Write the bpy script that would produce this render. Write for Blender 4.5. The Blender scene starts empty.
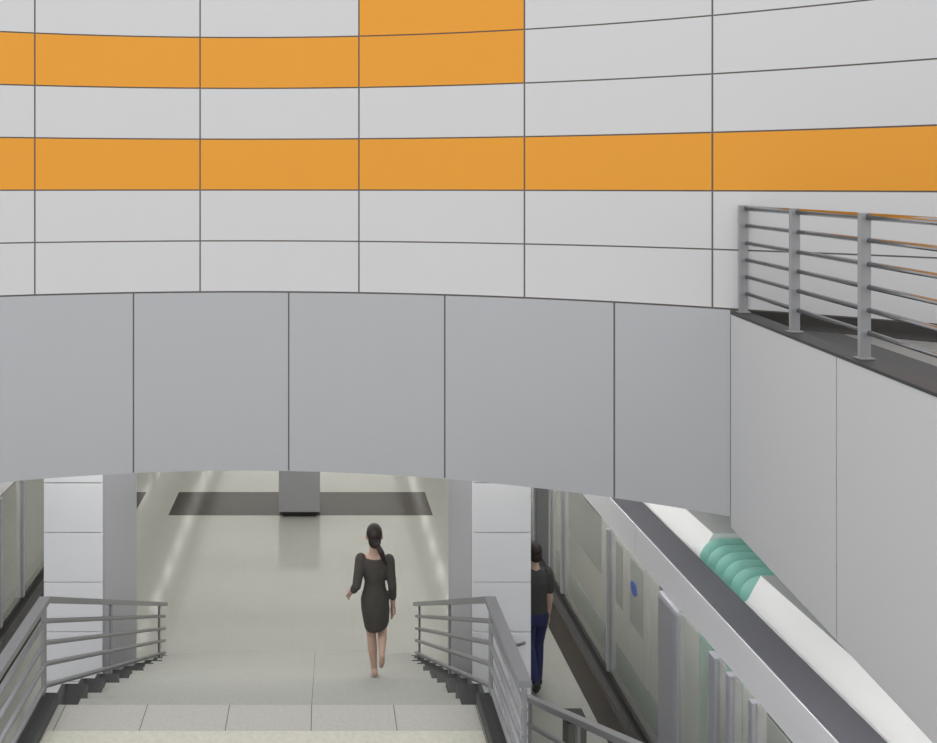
import bpy, bmesh, math, random
from mathutils import Vector, Matrix
random.seed(4)
S = bpy.context.scene
COL = S.collection
H = 6.62                      # eye height above the platform floor
PI = math.pi

# ------------------------------------------------------------------ camera
cam = bpy.data.cameras.new('camera'); co = bpy.data.objects.new('camera', cam); COL.objects.link(co)
co.location = (0, 0, H); co.rotation_euler = (PI/2, 0, 0)
cam.sensor_width = 36; cam.sensor_fit = 'HORIZONTAL'; cam.lens = 740/937*36
cam.shift_x = 148.5/937; cam.shift_y = -186.5/937
cam.clip_start = .05; cam.clip_end = 200
S.camera = co
# ------------------------------------------------------------------ daylight from the open top of the hall
w = bpy.data.worlds.new('world'); S.world = w; w.use_nodes = True
WN = w.node_tree.nodes; WL = w.node_tree.links
bg = WN['Background']
tc = WN.new('ShaderNodeTexCoord'); sp = WN.new('ShaderNodeSeparateXYZ'); mr = WN.new('ShaderNodeMapRange')
WL.new(tc.outputs['Generated'], sp.inputs[0]); WL.new(sp.outputs['Z'], mr.inputs['Value'])
mr.inputs['From Min'].default_value = -.3; mr.inputs['From Max'].default_value = .9
mr.inputs['To Min'].default_value = .85; mr.inputs['To Max'].default_value = 1.45
WL.new(mr.outputs[0], bg.inputs['Strength'])
bg.inputs['Color'].default_value = (.985, .99, 1.0, 1)
S.view_settings.view_transform = 'Standard'; S.view_settings.look = 'None'
S.view_settings.gamma = 1; S.view_settings.use_curve_mapping = False
S.view_settings.exposure = 0.0

# ------------------------------------------------------------------ materials
def srgb(r, g, b):
    f = lambda c: (c/255/12.92) if c/255 <= .04045 else ((c/255+.055)/1.055)**2.4
    return (f(r), f(g), f(b), 1)
def mat(name, col, rough=.5, metal=0, noise=0, nscale=8, coat=0, emit=0, spec=.5):
    m = bpy.data.materials.new(name); m.use_nodes = True
    N = m.node_tree.nodes; L = m.node_tree.links; b = N['Principled BSDF']
    b.inputs['Base Color'].default_value = col; b.inputs['Roughness'].default_value = rough
    b.inputs['Metallic'].default_value = metal; b.inputs['Coat Weight'].default_value = coat
    b.inputs['Specular IOR Level'].default_value = spec
    if emit:
        b.inputs['Emission Color'].default_value = col; b.inputs['Emission Strength'].default_value = emit
    if noise:
        g = N.new('ShaderNodeNewGeometry'); t = N.new('ShaderNodeTexNoise'); t.inputs['Scale'].default_value = nscale
        t.inputs['Detail'].default_value = 5
        L.new(g.outputs['Position'], t.inputs['Vector'])
        r = N.new('ShaderNodeMixRGB'); r.blend_type = 'MIX'
        r.inputs[1].default_value = tuple(c*(1-noise) for c in col[:3])+(1,)
        r.inputs[2].default_value = tuple(min(1, c*(1+noise)) for c in col[:3])+(1,)
        L.new(t.outputs['Fac'], r.inputs[0]); L.new(r.outputs[0], b.inputs['Base Color'])
    return m
def tile_mat(name, col, joint, sx, sy, ox, oy, jw, rough, noise=.1, nscale=30):
    m = mat(name, col, rough, noise=noise, nscale=nscale, spec=.32)
    N = m.node_tree.nodes; L = m.node_tree.links; b = N['Principled BSDF']
    src = b.inputs['Base Color'].links[0].from_socket
    g = N.new('ShaderNodeNewGeometry'); s = N.new('ShaderNodeSeparateXYZ'); L.new(g.outputs['Position'], s.inputs[0])
    outs = []
    for ax, st, of in ((0, sx, ox), (1, sy, oy)):
        a = N.new('ShaderNodeMath'); a.operation = 'SUBTRACT'; L.new(s.outputs[ax], a.inputs[0]); a.inputs[1].default_value = of-jw/2
        d = N.new('ShaderNodeMath'); d.operation = 'DIVIDE'; L.new(a.outputs[0], d.inputs[0]); d.inputs[1].default_value = st
        f = N.new('ShaderNodeMath'); f.operation = 'FRACT'; L.new(d.outputs[0], f.inputs[0])
        c = N.new('ShaderNodeMath'); c.operation = 'LESS_THAN'; L.new(f.outputs[0], c.inputs[0]); c.inputs[1].default_value = jw/st
        outs.append(c)
    mx = N.new('ShaderNodeMath'); mx.operation = 'MAXIMUM'; L.new(outs[0].outputs[0], mx.inputs[0]); L.new(outs[1].outputs[0], mx.inputs[1])
    r = N.new('ShaderNodeMixRGB'); L.new(mx.outputs[0], r.inputs[0]); L.new(src, r.inputs[1]); r.inputs[2].default_value = joint
    L.new(r.outputs[0], b.inputs['Base Color'])
    return m
def glass_mat(name, col, alpha, rough=.08):
    m = mat(name, col, rough); m.node_tree.nodes['Principled BSDF'].inputs['Alpha'].default_value = alpha
    return m
M = dict(
    white=mat('white enamel', srgb(213, 213, 214), .38, noise=.012, nscale=1.2),
    orange=mat('orange enamel', srgb(236, 158, 34), .38, noise=.02, nscale=1.2),
    backing=mat('dark joint backing', srgb(120, 114, 106), .8, noise=.1),
    fascia=mat('grey enamel', srgb(182, 184, 187), .38, noise=.012, nscale=1.2),
    parapet=mat('pale grey enamel', srgb(210, 211, 213), .4, noise=.012, nscale=1.2),
    concrete=mat('pale concrete', srgb(190, 190, 186), .7, noise=.06, nscale=3),
    ceiling=mat('ceiling paint', srgb(205, 205, 200), .8, noise=.03, nscale=3),
    tunnel=mat('tunnel concrete', srgb(165, 166, 166), .8, noise=.08, nscale=2),
    platform=tile_mat('cream polished stone', srgb(166, 166, 160), srgb(158, 158, 152), .9, .9, -.41, .3, .005, .13, .04, 2.5),
    darkstone=mat('dark polished stone', srgb(66, 62, 58), .16, noise=.12, nscale=6, spec=.2),
    granite=tile_mat('grey granite', srgb(184, 184, 177), srgb(120, 120, 115), .64, 50, -.066, 0, .008, .45, .12, 45),
    stepstone=tile_mat('step granite', srgb(172, 173, 167), srgb(120, 120, 115), 9, 50, -.066, 0, .006, .5, .12, 45),
    tactile=mat('rough cream tactile stone', srgb(205, 204, 190), .7, noise=.16, nscale=28),
    kerb=mat('dark granite', srgb(60, 61, 62), .4, noise=.15, nscale=40),
    walkdark=mat('dark walkway granite', srgb(62, 60, 58), .25, noise=.15, nscale=6),
    walkgrey=mat('grey walkway granite', srgb(140, 139, 136), .3, noise=.1, nscale=20),
    steel=mat('brushed steel', srgb(168, 169, 172), .32, .85, noise=.04, nscale=30),
    chrome=mat('polished steel', srgb(190, 190, 192), .12, 1.0, noise=.03, nscale=3),
    rail=mat('grey painted steel', srgb(150, 151, 154), .42, .45, noise=.04, nscale=30),
    postgrey=mat('grey post paint', srgb(158, 159, 161), .4, .2, noise=.03, nscale=20),
    shaft=mat('grey column sheet', srgb(178, 179, 187), .42, noise=.02, nscale=3),
    colwhite=mat('white column sheet', srgb(246, 247, 251), .38, noise=.012, nscale=3),
    beam=mat('white header sheet', srgb(240, 240, 245), .4, noise=.015, nscale=3),
    screenpost=mat('light grey aluminium', srgb(176, 177, 184), .4, .2, noise=.02, nscale=8),
    darkpanel=mat('dark grey service panel', srgb(98, 100, 104), .5, noise=.05, nscale=5),
    glass=glass_mat('greenish screen glass', srgb(214, 216, 208), .36),
    headtop=mat('dark header top', srgb(104, 104, 111), .5, noise=.05, nscale=3),
    trainwhite=mat('white train paint', srgb(242, 242, 242), .35, noise=.01, nscale=3),
    trainside=mat('light train side', srgb(222, 221, 216), .4, noise=.02, nscale=3),
    traindark=mat('dark train band', srgb(78, 78, 84), .35, noise=.04, nscale=3),
    trainroof=mat('grey train roof', srgb(180, 182, 183), .55, noise=.05, nscale=6),
    window=mat('train window glass', srgb(120, 126, 130), .1, noise=.08, nscale=1.5),
    teal=mat('teal train stripe', srgb(112, 165, 150), .4, noise=.03, nscale=5),
    bellows=mat('teal bellows rubber', srgb(142, 198, 186), .55, noise=.05, nscale=8),
    black=mat('black rubber', srgb(38, 38, 38), .5, noise=.1, nscale=10),
    blue=mat('blue sticker', srgb(70, 110, 200), .4, noise=.15, nscale=20),
    box=mat('grey cabinet sheet', srgb(160, 161, 165), .5, noise=.02, nscale=3),
    bin=mat('dark grey box sheet', srgb(105, 106, 102), .6, noise=.05, nscale=6),
    lamp=mat('lamp diffuser', (1, .98, .93, 1),   .5, emit=15, noise=0),
    lamphouse=mat('lamp housing', srgb(210, 210, 208), .5, noise=.02),
    gapfill=mat('added header fill glow', (1, .99, .95, 1), .5, emit=5),
    strip=mat('added fill strip glow', (1, .99, .97, 1), .5, emit=12),
    glow=mat('luminous ceiling panel', (1, .985, .95, 1), .5, emit=1.15),
    skin=mat('skin', srgb(196, 164, 146), .55, noise=.05, nscale=20),
    hair=mat('dark hair', srgb(38, 28, 24), .5, noise=.25, nscale=60),
    dress=mat('black dress cloth', srgb(70, 66, 62), .8, noise=.15, nscale=25),
    tee=mat('dark tee cloth', srgb(66, 66, 66), .85, noise=.12, nscale=25),
    jeans=mat('navy jeans cloth', srgb(44, 48, 88), .85, noise=.2, nscale=40),
    shoe=mat('dark shoe', srgb(44, 42, 48), .6, noise=.1, nscale=20),
    paper=mat('white paper', srgb(225, 225, 222), .7, noise=.03, nscale=10),
)

# ------------------------------------------------------------------ helpers
def W(X, d, h): return Vector((X, d, H-h))
def link(name, bm, mats, parent=None, smooth=False, recalc=True):
    if recalc: bmesh.ops.recalc_face_normals(bm, faces=bm.faces)
    me = bpy.data.meshes.new(name); bm.to_mesh(me); bm.free()
    if not isinstance(mats, (list, tuple)): mats = [mats]
    for m in mats: me.materials.append(m)
    if smooth:
        for p in me.polygons: p.use_smooth = True
    o = bpy.data.objects.new(name, me); COL.objects.link(o)
    if parent:
        o.parent = parent
        o.matrix_parent_inverse = Matrix.Translation(-parent.location)
    return o
def struct(o): o['kind'] = 'structure'; return o
def tag(o, label, cat, group=None):
    o['label'] = label; o['category'] = cat
    if group: o['group'] = group
    return o
def thing(name, loc, label, cat, group=None):
    o = bpy.data.objects.new(name, None); COL.objects.link(o); o.location = loc; o.empty_display_size = .2
    return tag(o, label, cat, group)
def box(bm, x0, x1, d0, d1, z0, z1, mi=0, bev=0):
    vs = [bm.verts.new((x, y, z)) for x in (x0, x1) for y in (d0, d1) for z in (z0, z1)]
    fs = []
    for q in ((0,1,3,2),(4,6,7,5),(0,4,5,1),(2,3,7,6),(0,2,6,4),(1,5,7,3)):
        f = bm.faces.new([vs[i] for i in q]); f.material_index = mi; fs.append(f)
    if bev:
        es = list({e for f in fs for e in f.edges})
        bmesh.ops.bevel(bm, geom=es, offset=bev, segments=2, affect='EDGES', profile=.5)
def boxh(bm, x0, x1, d0, d1, h0, h1, mi=0, bev=0): box(bm, x0, x1, d0, d1, H-h1, H-h0, mi, bev)
def prism(bm, pts, z0, z1, mi=0):
    lo = [bm.verts.new((x, y, z0)) for x, y in pts]; hi = [bm.verts.new((x, y, z1)) for x, y in pts]
    n = len(pts)
    fs = [bm.faces.new(lo[::-1]), bm.faces.new(hi)]
    for i in range(n): fs.append(bm.faces.new((lo[i], lo[(i+1) % n], hi[(i+1) % n], hi[i])))
    for f in fs: f.material_index = mi
def extr(bm, pts, x0, x1, mi=0):                       # (d, z) outline pushed along X
    a = [bm.verts.new((x0, y, z)) for y, z in pts]; b = [bm.verts.new((x1, y, z)) for y, z in pts]
    n = len(pts)
    fs = [bm.faces.new(a), bm.faces.new(b[::-1])]
    for i in range(n): fs.append(bm.faces.new((a[i], b[i], b[(i+1) % n], a[(i+1) % n])))
    for f in fs: f.material_index = mi
def tube(bm, pts, rad, seg=12, flat=1.0, caps=True):   # round tapered tube through points with domed ends
    pts = [Vector(p) for p in pts]
    if not isinstance(rad, (list, tuple)): rad = [rad]*len(pts)
    rings = []
    n = len(pts)
    P = list(pts); Rr = list(rad)
    if caps:
        d0 = (pts[0]-pts[1]).normalized(); d1 = (pts[-1]-pts[-2]).normalized()
        P = [pts[0]+d0*rad[0]*.95, pts[0]+d0*rad[0]*.65]+pts+[pts[-1]+d1*rad[-1]*.65, pts[-1]+d1*rad[-1]*.95]
        Rr = [rad[0]*.25, rad[0]*.75]+list(rad)+[rad[-1]*.75, rad[-1]*.25]
    up = None
    for i, p in enumerate(P):
        t = (P[min(i+1, len(P)-1)]-P[max(i-1, 0)]).normalized()
        if up is None:
            up = Vector((1, 0, 0)) if abs(t.x) < .8 else Vector((0, 0, 1))
        u = (up-t*up.dot(t)).normalized(); v = t.cross(u); up = u
        rings.append([bm.verts.new(p+(u*math.cos(a)+v*math.sin(a)*flat)*Rr[i]) for a in [2*PI*k/seg for k in range(seg)]])
    for a, b in zip(rings, rings[1:]):
        for k in range(seg): bm.faces.new((a[k], a[(k+1) % seg], b[(k+1) % seg], b[k]))
    bm.faces.new(rings[0][::-1]); bm.faces.new(rings[-1])
def bar(bm, pts, w_, h_):                              # rectangular bar following points in a depth/height plane
    pts = [Vector(p) for p in pts]; rings = []
    for i, p in enumerate(pts):
        t = (pts[min(i+1, len(pts)-1)]-pts[max(i-1, 0)]).normalized()
        side = t.cross(Vector((0, 0, 1))).normalized(); up = side.cross(t)
        if 0 < i < len(pts)-1:
            a = (pts[i]-pts[i-1]).angle(pts[i+1]-pts[i]); up = up/math.cos(a/2)
        rings.append([bm.verts.new(p+side*sx*w_/2+up*sz*h_/2) for sx, sz in ((-1,-1),(1,-1),(1,1),(-1,1))])
    for a, b in zip(rings, rings[1:]):
        for k in range(4): bm.faces.new((a[k], a[(k+1) % 4], b[(k+1) % 4], b[k]))
    bm.faces.new(rings[0][::-1]); bm.faces.new(rings[-1])
def ell(bm, c, r, u=16, v=10):
    m = Matrix.Translation(Vector(c)) @ Matrix.Diagonal((r[0], r[1], r[2], 1))
    bmesh.ops.create_uvsphere(bm, u_segments=u, v_segments=v, radius=1, matrix=m)
def loft(bm, rings, seg=24):                           # rings: (cx, cy, z, rx, ry)
    R_ = [[bm.verts.new((cx+rx*math.cos(2*PI*k/seg), cy+ry*math.sin(2*PI*k/seg), z)) for k in range(seg)] for cx, cy, z, rx, ry in rings]
    for a, b in zip(R_, R_[1:]):
        for k in range(seg): bm.faces.new((a[k], a[(k+1) % seg], b[(k+1) % seg], b[k]))
    bm.faces.new(R_[0][::-1]); bm.faces.new(R_[-1])
def fuse(name, bm, m, parent, voxel, smooth=4):        # one continuous skin over overlapping volumes
    bmesh.ops.recalc_face_normals(bm, faces=bm.faces)
    me = bpy.data.meshes.new('tmp'); bm.to_mesh(me); bm.free()
    t = bpy.data.objects.new('tmp', me); COL.objects.link(t)
    r = t.modifiers.new('r', 'REMESH'); r.mode = 'VOXEL'; r.voxel_size = voxel; r.use_smooth_shade = True
    s = t.modifiers.new('s', 'SMOOTH'); s.iterations = smooth; s.factor = .5
    dg = bpy.context.evaluated_depsgraph_get(); dg.update()
    out = bpy.data.meshes.new_from_object(t.evaluated_get(dg)); out.name = name
    bpy.data.objects.remove(t); bpy.data.meshes.remove(me)
    out.materials.clear(); out.materials.append(m)
    for p in out.polygons: p.use_smooth = True; p.material_index = 0
    o = bpy.data.objects.new(name, out); COL.objects.link(o)
    if parent: o.parent = parent
    return o

# ------------------------------------------------------------------ the round hall
CX, CY, R = -.756, -2.08, 9.57
def arc(phi, r=R):
    a = math.radians(phi); return (CX+r*math.sin(a), CY+r*math.cos(a))
def curved_panel(bm, p0, p1, r0, r1, z0, z1, mi, n=5):
    prs = [p0+(p1-p0)*i/n for i in range(n+1)]
    cols = []
    for p in prs:
        xi, yi = arc(p, r0); xo, yo = arc(p, r1)
        cols.append([bm.verts.new(c) for c in ((xi, yi, z0), (xi, yi, z1), (xo, yo, z1), (xo, yo, z0))])
    fs = [bm.faces.new(cols[0]), bm.faces.new(cols[-1][::-1])]
    for a, b in zip(cols, cols[1:]):
        for k in range(4): fs.append(bm.faces.new((a[k], b[k], b[(k+1) % 4], a[(k+1) % 4])))
    for f in fs: f.material_index = mi
STEP = 9.61; P0 = 6.88
bm = bmesh.new()
ROW = .5145; Z0 = H-1.08
gd = math.degrees(.015/R); gz = .014
for c in range(-4, 7):
    a0 = P0+STEP*c; a1 = a0+STEP
    if a0 > 66: continue
    for r in range(0, 11):
        orange = (r == 2) or (r == 4 and c <= 0) or (r in (5, 6) and c == 0)
        curved_panel(bm, a0+gd/2, a1-gd/2, R, R+.03, Z0+ROW*r+gz/2, Z0+ROW*(r+1)-gz/2, 1 if orange else 0)
curved_panel(bm, P0-4*STEP, P0+6.4*STEP, R+.010, R+.2, Z0-.02, Z0+ROW*11, 2, 60)
struct(link('wall_front', bm, [M['white'], M['orange'], M['backing']]))
# grey curved panels under it, above the platform mouth
bm = bmesh.new()
FS = 9.32; F0 = 2.65; FEND = 26.96
edges = [-27.2]+[F0+FS*k for k in (-3, -2, -1, 0, 1, 2)]+[FEND]
edges = sorted(set(e for e in edges if -27.3 < e < 27))
for a0, a1 in zip(edges, edges[1:]):
    curved_panel(bm, a0+gd/2, a1-gd/2, R-.03, R, H-2.88, H-1.088, 0)
curved_panel(bm, -27.2, FEND+.7, R-.02, R+.04, H-2.875, H-1.10, 1, 40)
struct(link('wall_front_lower', bm, [M['fascia'], M['backing']]))
# parapets of the upper walkways, right and left
def par_line(d): return 3.565+.1216*(d-6.43)
def parapet(name, side):
    bm = bmesh.new()
    mx = (lambda x: x) if side > 0 else (lambda x: 2*CX-x)
    ds = [6.42, 4.83, 3.3, 1.8, .3, -1.2]
    for d1, d0 in zip(ds, ds[1:]):
        a, b = d0+.005, d1-(.005 if d1 < 6 else 0)
        prism(bm, [(mx(par_line(a)), a), (mx(par_line(b)), b), (mx(par_line(b)+.03), b), (mx(par_line(a)+.03), a)], H-2.97, H-1.12, 0)
    prism(bm, [(mx(par_line(-1.2)+.02), -1.2), (mx(par_line(6.4)+.02), 6.4), (mx(par_line(6.4)+.16), 6.4), (mx(par_line(-1.2)+.16), -1.2)], H-2.96, H-1.12, 1)
    prism(bm, [(mx(par_line(-1.2)-.005), -1.2), (mx(par_line(6.4)-.005), 6.4), (mx(par_line(6.4)+.16), 6.4), (mx(par_line(-1.2)+.16), -1.2)], H-1.12, H-1.10, 2)
    return struct(link(name, bm, [M['parapet'], M['backing'], M['kerb']]))
parapet('wall_right', 1)
# upper walkway floors (right and left), dark border along the round wall
def walkway(name, side):
    mx = (lambda x: x) if side > 0 else (lambda x: 2*CX-x)
    ph = [27.3+i*(68-27.3)/30 for i in range(31)]
    outer = [(mx(arc(p, R+.19)[0]), arc(p, R+.19)[1]) for p in ph]
    bm = bmesh.new()
    prism(bm, [(mx(par_line(-1.2)+.165), -1.2), (mx(par_line(6.38)+.165), 6.38)]+outer+[(outer[-1][0], -1.2)], H-2.96, H-1.17, 0)
    prism(bm, [(mx(par_line(-1.2)+.165), -1.2), (mx(par_line(6.2)+.165), 6.2), (mx(par_line(5.9)+.60), 5.9), (mx(par_line(-1.2)+.60), -1.2)], H-1.17, H-1.165, 1)
    curved_panel(bm, 28.2, 68, R-.30, R+.15, H-1.17, H-1.163, 2, 30)
    return struct(link(name, bm, [M['walkgrey'], M['kerb'], M['walkdark']]))
walkway('floor_walkway', 1)
bm = bmesh.new(); curved_panel(bm, 27.4, 68, R-.01, R+.10, H-1.163, H-1.085, 0, 30); struct(link('baseboard_right', bm, M['walkdark']))

# ------------------------------------------------------------------ lower level shell
END = 36.0
bm = bmesh.new()
pts = [arc(p, R+.02) for p in [-34+100*i/60 for i in range(61)]]
prism(bm, pts+[(9.6, pts[-1][1]), (9.6, END), (-10.6, END), (-10.6, pts[0][1])], H-2.87, H-2.2, 0)
struct(link('ceiling', bm, M['ceiling']))
bm = bmesh.new(); box(bm, -4.80, 3.98, -4, END, -.4, 0); struct(link('floor', bm, M['platform']))
bm = bmesh.new(); box(bm, -10.6, 9.6, -4, END, -1.6, -1.3); struct(link('floor_tracks', bm, M['tunnel']))
bm = bmesh.new(); box(bm, 7.6, 7.8, -4, END, -1.3, H-2.88); struct(link('wall_tunnel_right', bm, M['tunnel']))
bm = bmesh.new(); box(bm, -8.6, -8.4, 6.5, END, -1.3, H-2.88); struct(link('wall_tunnel_left', bm, M['tunnel']))
bm = bmesh.new(); box(bm, -10.6, 9.6, END, END+.2, -1.3, H-2.2); struct(link('wall_end', bm, M['concrete']))
# dark stone inlays in the platform floor
def inlay(name, x0, x1, d0, d1, m=M['darkstone']):
    bm = bmesh.new(); box(bm, x0, x1, d0, d1, -.05, .003); struct(link(name, bm, m))
inlay('floor_inlay', -3.04, 2.26, 14.83, 15.95)
inlay('floor_inlay', -4.40, -3.74, 14.83, 15.95)
inlay('floor_inlay', 2.95, 3.38, 14.83, 15.95)
inlay('floor_edge_strip', 3.42, 3.72, -3, END)
inlay('floor_edge_strip', -4.54, -4.24, -3, END)

# ------------------------------------------------------------------ landing and staircase
XC = -.41
bm = bmesh.new(); box(bm, XC-1.78, XC+1.78, 1.5, 5.78, 0, H-4.06); struct(link('floor_landing', bm, M['granite']))
bm = bmesh.new(); box(bm, XC-1.62, XC+1.62, 4.9, 5.5, H-4.07, H-4.057); struct(link('floor_landing_strip', bm, M['tactile']))
for s, nm in ((1, 'trim_1'), (-1, 'trim_2')):
    bm = bmesh.new(); a, b = sorted((XC+s*1.63, XC+s*1.78)); box(bm, a, b, 1.5, 5.78, H-4.06, H-3.96, 0, .01)
    struct(link(nm, bm, M['kerb']))
st = thing('staircase', W(XC, 10.24, H), 'grey granite staircase with dark stepped sides going down from landing to platform', 'stairs')
N_ST = 15; RISE = (H-4.06)/N_ST; TR = (10.24-5.78)/(N_ST-1)
for k in range(1, N_ST):
    bm = bmesh.new()
    d0 = 5.78+(k-1)*TR
    zt = H-4.06-k*RISE
    box(bm, XC-1.63, XC+1.63, d0-(.02 if k > 1 else 0), d0+TR, max(0, zt-RISE*1.0), zt, 0, .004)
    link('step', bm, M['stepstone'], st)
for s in (1, -1):                                        # dark stepped side kerbs standing on the step ends
    bm = bmesh.new(); a, b = sorted((XC+s*1.56, XC+s*1.78))
    pts = []
    NB = 9; L_ = 10.24-5.78; dz = (H-4.06)
    for i in range(NB):
        zt = H-4.06-dz*i/NB-.07-dz/NB*.35
        pts += [(5.781+L_*i/NB, zt), (5.781+L_*(i+1)/NB, zt)]
    pts += [(10.24, 0), (9.4, 0), (5.781, H-4.06-.5)]
    extr(bm, pts, a, b)
    link('side_kerb', bm, M['kerb'], st)

# ------------------------------------------------------------------ stair railings
def stair_rail(side, label):
    x = XC+side*1.74
    t = thing('stair_railing', W(x, 5.78, 3.96), label, 'railing', 'railings either side of the stairs')
    sl = (H-4.06)/(10.24-5.78)
    def path(up, w_):                                    # up = height above landing level
        return [W(x, 4.80, 4.06-up), W(x, 5.78, 4.06-up), W(x, 10.24, 6.62-up)]
    bm = bmesh.new(); bar(bm, path(.82, 0), .085, .045); link('handrail', bm, M['rail'], t)
    for up in (.655, .485, .32, .15):
        bm = bmesh.new(); tube(bm, path(up, 0), .019, 10, caps=False); link('rail', bm, M['rail'], t, True)
    for d, b0 in ((4.82, 3.96), (5.76, 3.96), (7.6, None), (9.9, None)):
        bm = bmesh.new()
        hb = 3.96 if b0 else 4.06+sl*(d-5.78)-.0
        ht = 4.06-.80+(0 if b0 else sl*(d-5.78))
        boxh(bm, x-.012, x+.012, d-.03, d+.03, ht, hb, 0, .003); link('post', bm, M['rail'], t)
    return t
stair_rail(1, 'grey steel railing along the right side of the stairs')
stair_rail(-1, 'grey steel railing along the left side of the stairs')

# lower handrail of the neighbouring flight, right of the stairs
t = thing('low_handrail', W(2.3, 8.2, H), 'low grey two-bar railing sloping down right of the stairs beside the column', 'railing')
q = lambda d, u: W(2.3, d, 5.67+(d-8.18)*.567+u)
bm = bmesh.new(); bar(bm, [q(3.6, 0), q(8.25, 0)], .10, .05); link('handrail', bm, M['postgrey'], t)
bm = bmesh.new(); tube(bm, [q(3.6, .29), q(8.22, .29)], .022, 10, caps=False); link('rail', bm, M['postgrey'], t, True)
for d in (8.1, 6.6, 5.1, 3.8):
    bm = bmesh.new(); hb = H if d > 8 else q(d, 0).z and H-q(d, .95).z
    boxh(bm, 2.285, 2.315, d-.025, d+.025, H-q(d, .02).z, min(H, hb)); link('post', bm, M['postgrey'], t)
t2 = thing('side_flight', W(1.85, 8.2, H), 'narrow grey side flight of steps between the railings', 'stairs')
for k in range(1, 16):
    bm = bmesh.new(); zt = .17*k; d1 = 8.1-(k-1)*.30
    box(bm, 1.39, 2.27, d1-.30, d1, zt-.17 if k > 1 else 0, zt, 0, .004); link('step', bm, M['stepstone'], t2)

# small dark box on the platform
t = thing('floor_box', W(2.98, 8.5, H), 'dark grey box standing on platform behind the low sloping railing', 'box')
bm = bmesh.new(); box(bm, 2.83, 3.05, 8.45, 8.65, 0, .47, 0, .015); link('body', bm, M['bin'], t)
bm = bmesh.new(); box(bm, 2.82, 3.06, 8.44, 8.66, .47, .50, 0, .008); link('lid', bm, M['black'], t)

# ------------------------------------------------------------------ columns
def rrect(x0, x1, d0, d1, r, n=6):
    out = []
    for cx_, cy_, a0 in ((x1-r, d1-r, 0), (x0+r, d1-r, 90), (x0+r, d0+r, 180), (x1-r, d0+r, 270)):
        for i in range(n+1):
            a = math.radians(a0+90*i/n); out.append((cx_+r*math.cos(a), cy_+r*math.sin(a)))
    return out
def column(x0, x1, label, bracket=False):
    t = thing('column', W((x0+x1)/2, 9.35, H), label, 'column', 'columns at the foot of the stairs')
    bm = bmesh.new(); prism(bm, rrect(x0+.005, x1-.005, 8.54, 10.2, .10), 0, H-2.88); link('shaft', bm, M['shaft'], t)
    hs = [2.90, 3.42, 3.99, 4.56, 5.13, 5.70, 6.27, 6.62]
    bm = bmesh.new(); boxh(bm, x0+.02, x1-.02, 8.515, 8.55, 2.9, 6.61); link('backing', bm, M['backing'], t)
    for a, b in zip(hs, hs[1:]):
        bm = bmesh.new(); boxh(bm, x0, x1, 8.49, 8.52, a+.006, b-.006, 0, .004); link('face_panel', bm, M['colwhite'], t)
    if bracket:
        bm = bmesh.new(); tube(bm, [W(2.22, 8.49, 5.27), W(2.25, 8.40, 5.22), W(2.31, 8.36, 5.17)], .018, 8); link('bracket', bm, M['steel'], t, True)
column(1.75, 2.42, 'white faced grey column right of the stairs beside the railing', True)
column(-3.17, -2.50, 'white faced grey column left of the stairs beside the screen doors')

# ------------------------------------------------------------------ cabinet in the dark inlay
t = thing('info_cabinet', W(XC, 15.0, H), 'plain grey cabinet on black plinth in the dark floor strip', 'cabinet')
bm = bmesh.new(); box(bm, XC-.33, XC+.33, 14.78, 15.2, .003, .12); link('plinth', bm, M['black'], t)
bm = bmesh.new(); box(bm, XC-.41, XC+.41, 14.7, 15.3, .12, 1.04, 0, .008); link('body', bm, M['box'], t)

# ------------------------------------------------------------------ platform screen doors
def screen(side, label, posts, darkp):
    mx = (lambda a, b: (a, b)) if side > 0 else (lambda a, b: (2*XC-b, 2*XC-a))
    def bx(bm, x0, x1, d0, d1, h0, h1, bev=0):
        a, b = mx(x0, x1); boxh(bm, a, b, d0, d1, h0, h1, 0, bev)
    t = thing('platform_screen', W(mx(3.7, 3.7)[0], 8, H), label, 'screen doors', 'glass screens along the platform edges')
    for d0, d1 in ((-3.0, 1.5), (1.5, 5.2), (5.2, 9.0), (9.0, 14.5), (14.5, 24), (24, 35.9)):
        bm = bmesh.new(); bx(bm, 3.84, 4.20, d0+.004, d1-.004, 4.14, 4.53, .004); link('header_beam', bm, M['beam'], t)
        bm = bmesh.new(); bx(bm, 3.852, 4.20, d0, d1, 4.128, 4.14); link('header_top', bm, M['headtop'], t)
        bm = bmesh.new(); bx(bm, 4.02, 4.16, d0+.05, d1-.05, 4.53, 4.545); link('fill_strip', bm, M['gapfill'], t)  # glowing strip added out of view to brighten the train side
    bm = bmesh.new(); bx(bm, 3.77, 3.90, -3, 35.9, 6.40, 6.62); link('base_rail', bm, M['black'], t)
    bm = bmesh.new(); bx(bm, 3.72, 3.77, -3, 35.9, 6.58, 6.62); link('sill', bm, M['chrome'], t)
    prev = -3.0
    for d, wd in sorted(posts):
        bm = bmesh.new(); bx(bm, 3.775, 3.89, d-wd/2, d+wd/2, 4.53, 6.62 if wd > .3 else 6.40, .01 if wd < .3 else .05); link('post', bm, M['screenpost'], t)
        if d-wd/2-prev > .03:
            op = darkp and abs((d+prev)/2-darkp) < .5
            bm = bmesh.new(); bx(bm, 3.81, 3.822 if not op else 3.87, prev, d-wd/2, 4.53, 6.40)
            link('service_panel' if op else 'glass_pane', bm, M['darkpanel' if op else 'glass'], t)
        prev = d+wd/2
    return t
far = [(13.1+1.9*i, .06) for i in range(1, 12)]
R_SCREEN = screen(1, 'glass platform screen with white header in front of the train',
       [(-1.2, .1), (.6, .1), (2.4, .1), (4.2, .1), (5.0, .08), (5.65, .08), (6.5, .06), (6.86, .07), (7.14, .12), (8.08, .46), (9.75, .05), (11.6, .06), (12.2, .06), (13.1, .06)]+far, 12.65)
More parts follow.
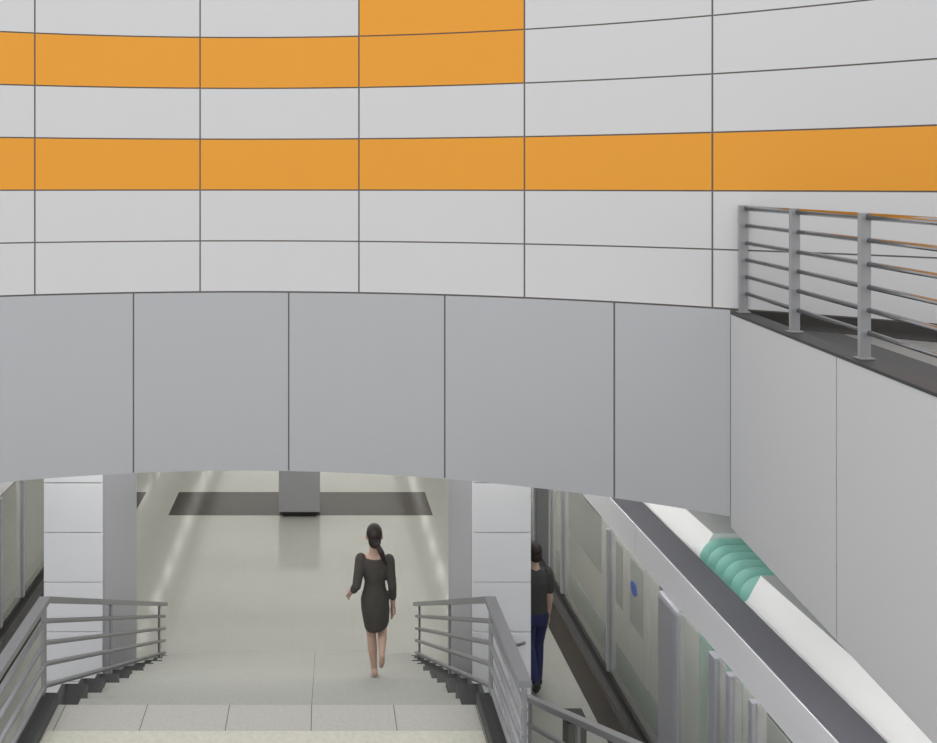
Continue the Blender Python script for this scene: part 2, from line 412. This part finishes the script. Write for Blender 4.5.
screen(-1, 'glass platform screen at the left edge behind the left column',
       [(-1.2, .1), (1.2, .1), (3.6, .1), (6.0, .1), (7.83, .4), (9.47, .05), (10.7, .06), (11.5, .06), (12.75, .06)]+far, None)
bm = bmesh.new()
tube(bm, [W(3.809, 8.98, 4.90), W(3.803, 8.98, 4.90)], .085, 20, caps=False)
o = link('blue_mark', bm, M['blue'], R_SCREEN); o['label'] = 'round blue mark on the glass'

# ------------------------------------------------------------------ train
tr = thing('train', W(5.5, 8, 7.9), 'white metro train with teal gangway bellows behind the glass screen', 'train')
def prof(x0=4.30, inset=0):
    xm = 5.55
    left = [(x0+.1, 7.75), (x0, 7.55), (x0, 4.95), (x0+.02, 4.226), (x0+.035, 4.226), (4.48, 3.97)]
    return left+[(2*xm-a, b) for a, b in left[::-1]]
def car(d0, d1, doors, wins):
    bm = bmesh.new(); P_ = prof()
    a = [bm.verts.new(W(x, d0, h)) for x, h in P_]; b = [bm.verts.new(W(x, d1, h)) for x, h in P_]
    n = len(P_)
    fs = [bm.faces.new(a), bm.faces.new(b[::-1])]
    for i in range(n):
        f = bm.faces.new((a[i], b[i], b[(i+1) % n], a[(i+1) % n])); fs.append(f)
        j = min(i, n-2-i)
        f.material_index = {1: 1, 2: 0, 3: 0, 4: 0, 5: 3}.get(j if i < n-1 else 0, 1)
    fs[0].material_index = fs[1].material_index = 0
    body = link('car_body', bm, [M['trainwhite'], M['trainside'], M['traindark'], M['trainroof']], tr)
    bm = bmesh.new(); boxh(bm, 4.292, 4.302, d0+.05, d1-.05, 6.62, 7.05); link('stripe', bm, M['teal'], tr)
    for c in doors:
        for s in (-1, 1):
            bm = bmesh.new(); boxh(bm, 4.27, 4.302, c+min(0, s*.66)+.01, c+max(0, s*.66)-.01, 4.98, 6.60, 0, .008)
            dd = link('door', bm, M['trainside'], tr)
            bm = bmesh.new(); boxh(bm, 4.262, 4.275, c+s*.33-.2, c+s*.33+.2, 5.12, 6.0, 0, .003)
            link('door_window', bm, M['window'], dd)
    for a0, a1 in wins:
        bm = bmesh.new(); boxh(bm, 4.285, 4.303, a0, a1, 5.02, 5.95, 0, .004); link('window', bm, M['window'], tr)
car(-3.5, 7.52, [-1.5, 1.8, 5.2], [(-.6, .9), (2.7, 4.3), (6.15, 7.1)])
car(8.43, 30, [10.3, 14, 18, 22], [(8.75, 9.35), (11.3, 13), (15, 17), (19, 21)])
# bellows: bulging rings over a rounded profile
def bell_prof(g):
    x0 = 4.345-g; top = 4.05-g; rr = .24
    L_ = [(x0, 7.5), (x0, top+rr)]+[(x0+rr-rr*math.cos(a), top+rr-rr*math.sin(a)) for a in [PI/2*i/8 for i in range(1, 9)]]
    return L_+[(11.1-a, b) for a, b in L_[::-1]]
bm = bmesh.new(); rings = []
NR = 6; SUB = 8
for i in range(NR*SUB+1):
    d = 7.50+(8.45-7.50)*i/(NR*SUB)
    g = .075*abs(math.sin(PI*(i % SUB)/SUB))**.6 if i % SUB else 0
    rings.append([bm.verts.new(W(x, d, h)) for x, h in bell_prof(g-.03)])
for a, b in zip(rings, rings[1:]):
    for k in range(len(a)-1): bm.faces.new((a[k], a[k+1], b[k+1], b[k]))
link('gangway_bellows', bm, M['bellows'], tr, True)

# ------------------------------------------------------------------ upper walkway railing
t = thing('walkway_railing', W(par_line(5)+.06, 5, 1.1), 'grey steel railing on the right upper walkway', 'railing')
ds = [6.38, 5.53, 4.68, 3.83, 2.98, 2.13, 1.28]
for d in ds:
    x = par_line(d)+.09
    bm = bmesh.new(); boxh(bm, x-.036, x+.036, d-.012, d+.012, .175, 1.10, 0, .004); link('post', bm, M['postgrey'], t)
    bm = bmesh.new(); boxh(bm, x-.05, x+.05, d-.03, d+.03, 1.088, 1.10, 0, .003); link('base_plate', bm, M['postgrey'], t)
pl = lambda d, h: W(par_line(d)+.115, d, h)
bm = bmesh.new(); tube(bm, [pl(6.36, .20), pl(1.0, .20)], .024, 14, caps=False); link('handrail', bm, M['chrome'], t, True)
for h in (.35, .50, .645, .79, .935):
    bm = bmesh.new(); tube(bm, [pl(6.36, h), pl(1.0, h)], .017, 12, caps=False); link('rail', bm, M['chrome'], t, True)

# ------------------------------------------------------------------ ceiling lamps over the platform, then added fill lights
k = 0
for X, side in ((3.22, 'right'), (-4.05, 'left')):
    d = 9.2
    while d < 30:
        o = thing('ceiling_lamp', W(X, d+.5, 2.88), 'slim white linear lamp under the platform ceiling in the %s row' % side, 'lamp', 'ceiling lamps in the %s row' % side)
        bm = bmesh.new(); boxh(bm, X-.06, X+.06, d, d+.8, 2.881, 2.94); link('housing', bm, M['lamphouse'], o)
        bm = bmesh.new(); boxh(bm, X-.035, X+.035, d+.03, d+.77, 2.94, 2.955); link('diffuser', bm, M['lamp'], o)
        d += 1.45

k = 0
while k < 5:                                             # added fill strips, unseen under the walkway, to brighten train and header
    d = -.6+1.4*k; X = par_line(d+1.2)+.20
    o = thing('soffit_fill', W(X, d+.6, 2.97), 'added unseen fill strip on the underside of the right upper walkway', 'lamp', 'added fill strips under the walkway')
    bm = bmesh.new(); boxh(bm, X-.09, X+.09, d, d+1.2, 2.971, 3.0); link('housing', bm, M['lamphouse'], o)
    bm = bmesh.new(); boxh(bm, X-.08, X+.08, d+.02, d+1.18, 3.0, 3.012); link('diffuser', bm, M['strip'], o)
    k += 1
for k in range(5):                                       # more added fill strips behind the round wall, for the dark far roof
    d = 7.0+1.5*k; X = 3.75
    o = thing('track_fill', W(X, d+.6, 2.87), 'added unseen fill strip under the platform ceiling over the train', 'lamp', 'added fill strips over the track')
    bm = bmesh.new(); boxh(bm, X-.09, X+.09, d, d+1.2, 2.871, 2.92); link('housing', bm, M['lamphouse'], o)
    bm = bmesh.new(); boxh(bm, X-.08, X+.08, d+.02, d+1.18, 2.92, 2.932); link('diffuser', bm, M['strip'], o)
d = 7.75                                                 # unseen glowing panels added along the ceiling to brighten the platform level
while d < 33:
    o = thing('ceiling_fill_panel', W(XC, d+1, 2.87), 'broad added fill-light panel under the platform ceiling, unseen', 'lamp', 'added ceiling fill panels')
    bm = bmesh.new(); boxh(bm, XC-3.1, XC+3.1, d, d+2.3, 2.871, 2.93); link('frame', bm, M['lamphouse'], o)
    bm = bmesh.new(); boxh(bm, XC-3.05, XC+3.05, d+.05, d+2.25, 2.93, 2.94); link('diffuser', bm, M['glow'], o)
    d += 2.5

# ------------------------------------------------------------------ people
def head(bm, c, r=.105):
    x, y, z = c
    ell(bm, (x, y, z+.02), (r*.74, r*.9, r*.95)); ell(bm, (x, y+.025, z-.045), (r*.58, r*.68, r*.62))
    tube(bm, [(x, y+r*.82, z+.01), (x, y+r*1.0, z-.025)], [.010, .014], 8)      # nose
    for s in (-1, 1):
        ell(bm, (x+s*r*.74, y-.005, z-.01), (.012, .022, .032), 10, 8)          # ears
        ell(bm, (x+s*.033, y+r*.80, z+.02), (.016, .012, .009), 8, 6)           # eye ridges
    ell(bm, (x, y+r*.80, z-.058), (.026, .012, .010), 10, 6)                    # mouth
def hand(bm, wrist, dirv, inward, s=1.0):
    wv = Vector(wrist); dv = Vector(dirv).normalized(); iv = Vector(inward).normalized()
    pv = dv.cross(iv).normalized()                                              # across the palm
    tube(bm, [wv, wv+dv*.045*s, wv+dv*.085*s], [.024*s, .032*s, .030*s], 10, .55)
    for i, (off, ln) in enumerate(((-.027, .062), (-.009, .072), (.009, .068), (.026, .052))):
        b0 = wv+dv*.078*s+pv*off*s
        tube(bm, [b0, b0+dv*ln*.5*s+iv*.006, b0+dv*ln*.9*s+iv*.024*s], [.0095*s, .009*s, .0075*s], 8)
    b0 = wv+dv*.03*s+pv*-.026*s
    tube(bm, [b0, b0+dv*.03*s-pv*.024*s, b0+dv*.062*s-pv*.032*s+iv*.012], [.012*s, .0105*s, .0085*s], 8)
def foot(bm, ankle, dirv, s=1.0):
    a = Vector(ankle); d = Vector(dirv).normalized()
    tube(bm, [a-d*.035*s, a+d*.06*s+Vector((0, 0, -.025)), a+d*.15*s+Vector((0, 0, -.04))], [.034*s, .034*s, .026*s], 10)

# --- woman in a black dress, walking down
wl = W(.566, 7.64, 4.06+RISE*6)
wm = thing('person', wl, 'woman in short black dress with dark ponytail walking down the stairs, seen from behind', 'person')
bm = bmesh.new()
head(bm, (-.005, .02, 1.455), .108)
tube(bm, [(-.012, -.005, 1.22), (-.012, .0, 1.30), (-.006, .012, 1.40)], [.062, .046, .05])
loft(bm, [(0, 0, .74, .118, .09), (0, 0, .86, .115, .085), (0, 0, 1.0, .105, .078), (0, 0, 1.12, .13, .088), (0, 0, 1.22, .145, .075), (0, 0, 1.265, .09, .055)])
tube(bm, [(-.145, 0, 1.215), (-.19, -.10, 1.0), (-.225, .06, .865), (-.248, .11, .815)], [.048, .037, .03, .023])
hand(bm, (-.248, .11, .815), (-.16, .35, -.45), (1, .2, 0), .95)
tube(bm, [(.145, 0, 1.205), (.175, -.03, .96), (.19, .03, .755), (.192, .045, .715)], [.048, .037, .027, .023])
hand(bm, (.192, .045, .715), (.03, .15, -1), (-1, 0, 0), .98)
# planted leg, and the trailing leg with its heel lifted
tube(bm, [(-.06, 0, .78), (-.055, .03, .58), (-.03, .06, .41), (-.022, .03, .28), (-.004, .0, .08)], [.074, .066, .05, .049, .030])
foot(bm, (-.004, .0, .07), (.03, 1, 0))
tube(bm, [(.06, 0, .78), (.075, .04, .62), (.080, .06, .48), (.072, -.04, .42), (.058, -.17, .345)], [.074, .064, .050, .047, .029])
tube(bm, [(.058, -.21, .355), (.056, -.20, .29), (.052, -.165, .225)], [.028, .032, .022], 10)
fuse('body', bm, M['skin'], wm, .0065)
bm = bmesh.new()
loft(bm, [(.024, -.005, .525, .108, .102), (.02, -.005, .56, .126, .114), (.012, 0, .62, .138, .120), (.006, 0, .72, .148, .124), (0, 0, .82, .145, .115), (0, 0, .93, .115, .096),
          (0, 0, 1.0, .106, .088), (0, 0, 1.10, .135, .100), (0, 0, 1.18, .158, .092), (0, 0, 1.228, .152, .075), (0, 0, 1.250, .115, .062)])
for v in bm.verts:
    if v.co.z < .575: v.co.z += .28*(v.co.x-.03)
tube(bm, [(-.145, 0, 1.225), (-.168, -.05, 1.11), (-.193, -.10, 1.0), (-.216, .03, .89)], [.060, .053, .047, .040])
tube(bm, [(.148, 0, 1.215), (.160, -.015, 1.09), (.177, -.03, .96), (.186, .01, .83)], [.060, .053, .046, .040])
fuse('dress', bm, M['dress'], wm, .008, 5)
bm = bmesh.new()
ell(bm, (-.005, -.006, 1.494), (.084, .102, .096)); ell(bm, (-.005, -.05, 1.435), (.068, .056, .08))
ell(bm, (.012, -.118, 1.43), (.030, .030, .034))
tube(bm, [(.014, -.118, 1.43), (.050, -.145, 1.37), (.082, -.135, 1.29), (.110, -.125, 1.22)], [.024, .032, .026, .010], 10)
fuse('hair', bm, M['hair'], wm, .008, 3)

# --- person in dark tee and jeans behind the right column
pm = thing('person', W(2.86, 9.86, H), 'dark-haired person in dark tee and navy jeans walking along the platform behind the right column', 'person')
bm = bmesh.new()
head(bm, (0, .02, 1.735), .116)
tube(bm, [(0, -.01, 1.48), (0, 0, 1.56), (0, .01, 1.66)], [.075, .058, .058])
loft(bm, [(0, 0, .92, .15, .11), (0, 0, 1.05, .145, .105), (0, 0, 1.2, .145, .105), (0, 0, 1.36, .175, .115), (0, 0, 1.46, .175, .09), (0, 0, 1.52, .1, .06)])
for s, fw in ((1, .03), (-1, .12)):
    tube(bm, [(s*.18, 0, 1.45), (s*.19, -.03, 1.14), (s*.19, fw, .90), (s*.19, fw+.02, .86)], [.058, .045, .033, .027])
    hand(bm, (s*.19, fw+.02, .86), (0, .2, -1), (-s, 0, 0), 1.05)
tube(bm, [(.085, 0, .94), (.07, .08, .50), (.04, -.02, .10)], [.09, .058, .038])
tube(bm, [(-.085, 0, .94), (-.08, -.04, .50), (-.06, -.26, .16)], [.09, .058, .038])
fuse('body', bm, M['skin'], pm, .007)
bm = bmesh.new()
loft(bm, [(0, 0, .955, .168, .128), (0, 0, 1.06, .162, .122), (0, 0, 1.2, .162, .120), (0, 0, 1.36, .188, .126), (0, 0, 1.46, .185, .10), (0, 0, 1.525, .11, .07)])
for s in (1, -1):
    tube(bm, [(s*.172, 0, 1.46), (s*.186, -.01, 1.34), (s*.19, -.02, 1.25)], [.078, .070, .066])
fuse('t_shirt', bm, M['tee'], pm, .009, 4)
bm = bmesh.new()
loft(bm, [(0, 0, .80, .165, .125), (0, 0, .90, .170, .128), (0, 0, .975, .160, .120)])
tube(bm, [(.085, 0, .90), (.085, .05, .72), (.07, .08, .50), (.058, .03, .30), (.04, -.02, .09)], [.105, .092, .075, .066, .055])
tube(bm, [(-.085, 0, .90), (-.085, -.02, .72), (-.08, -.04, .50), (-.07, -.14, .32), (-.06, -.25, .17)], [.105, .092, .075, .066, .055])
fuse('jeans', bm, M['jeans'], pm, .009, 4)
for nm, p in (('shoe', [(.04, -.06, .05), (.042, .06, .045), (.045, .19, .035)]), ('shoe', [(-.06, -.33, .16), (-.062, -.26, .08), (-.062, -.17, .045)])):
    bm = bmesh.new(); tube(bm, p, [.045, .046, .034], 12); fuse(nm, bm, M['shoe'], pm, .009, 2)
bm = bmesh.new(); ell(bm, (0, -.005, 1.775), (.098, .118, .098)); ell(bm, (0, -.045, 1.70), (.088, .075, .085)); fuse('hair', bm, M['hair'], pm, .009, 3)
pc = tag(None or (lambda b: (box(b, 3.045, 3.053, 9.89, 9.95, .68, .78), link('paper_slip', b, M['paper']))[1])(bmesh.new()), 'small white slip held in the hand of the person by the column', 'paper')
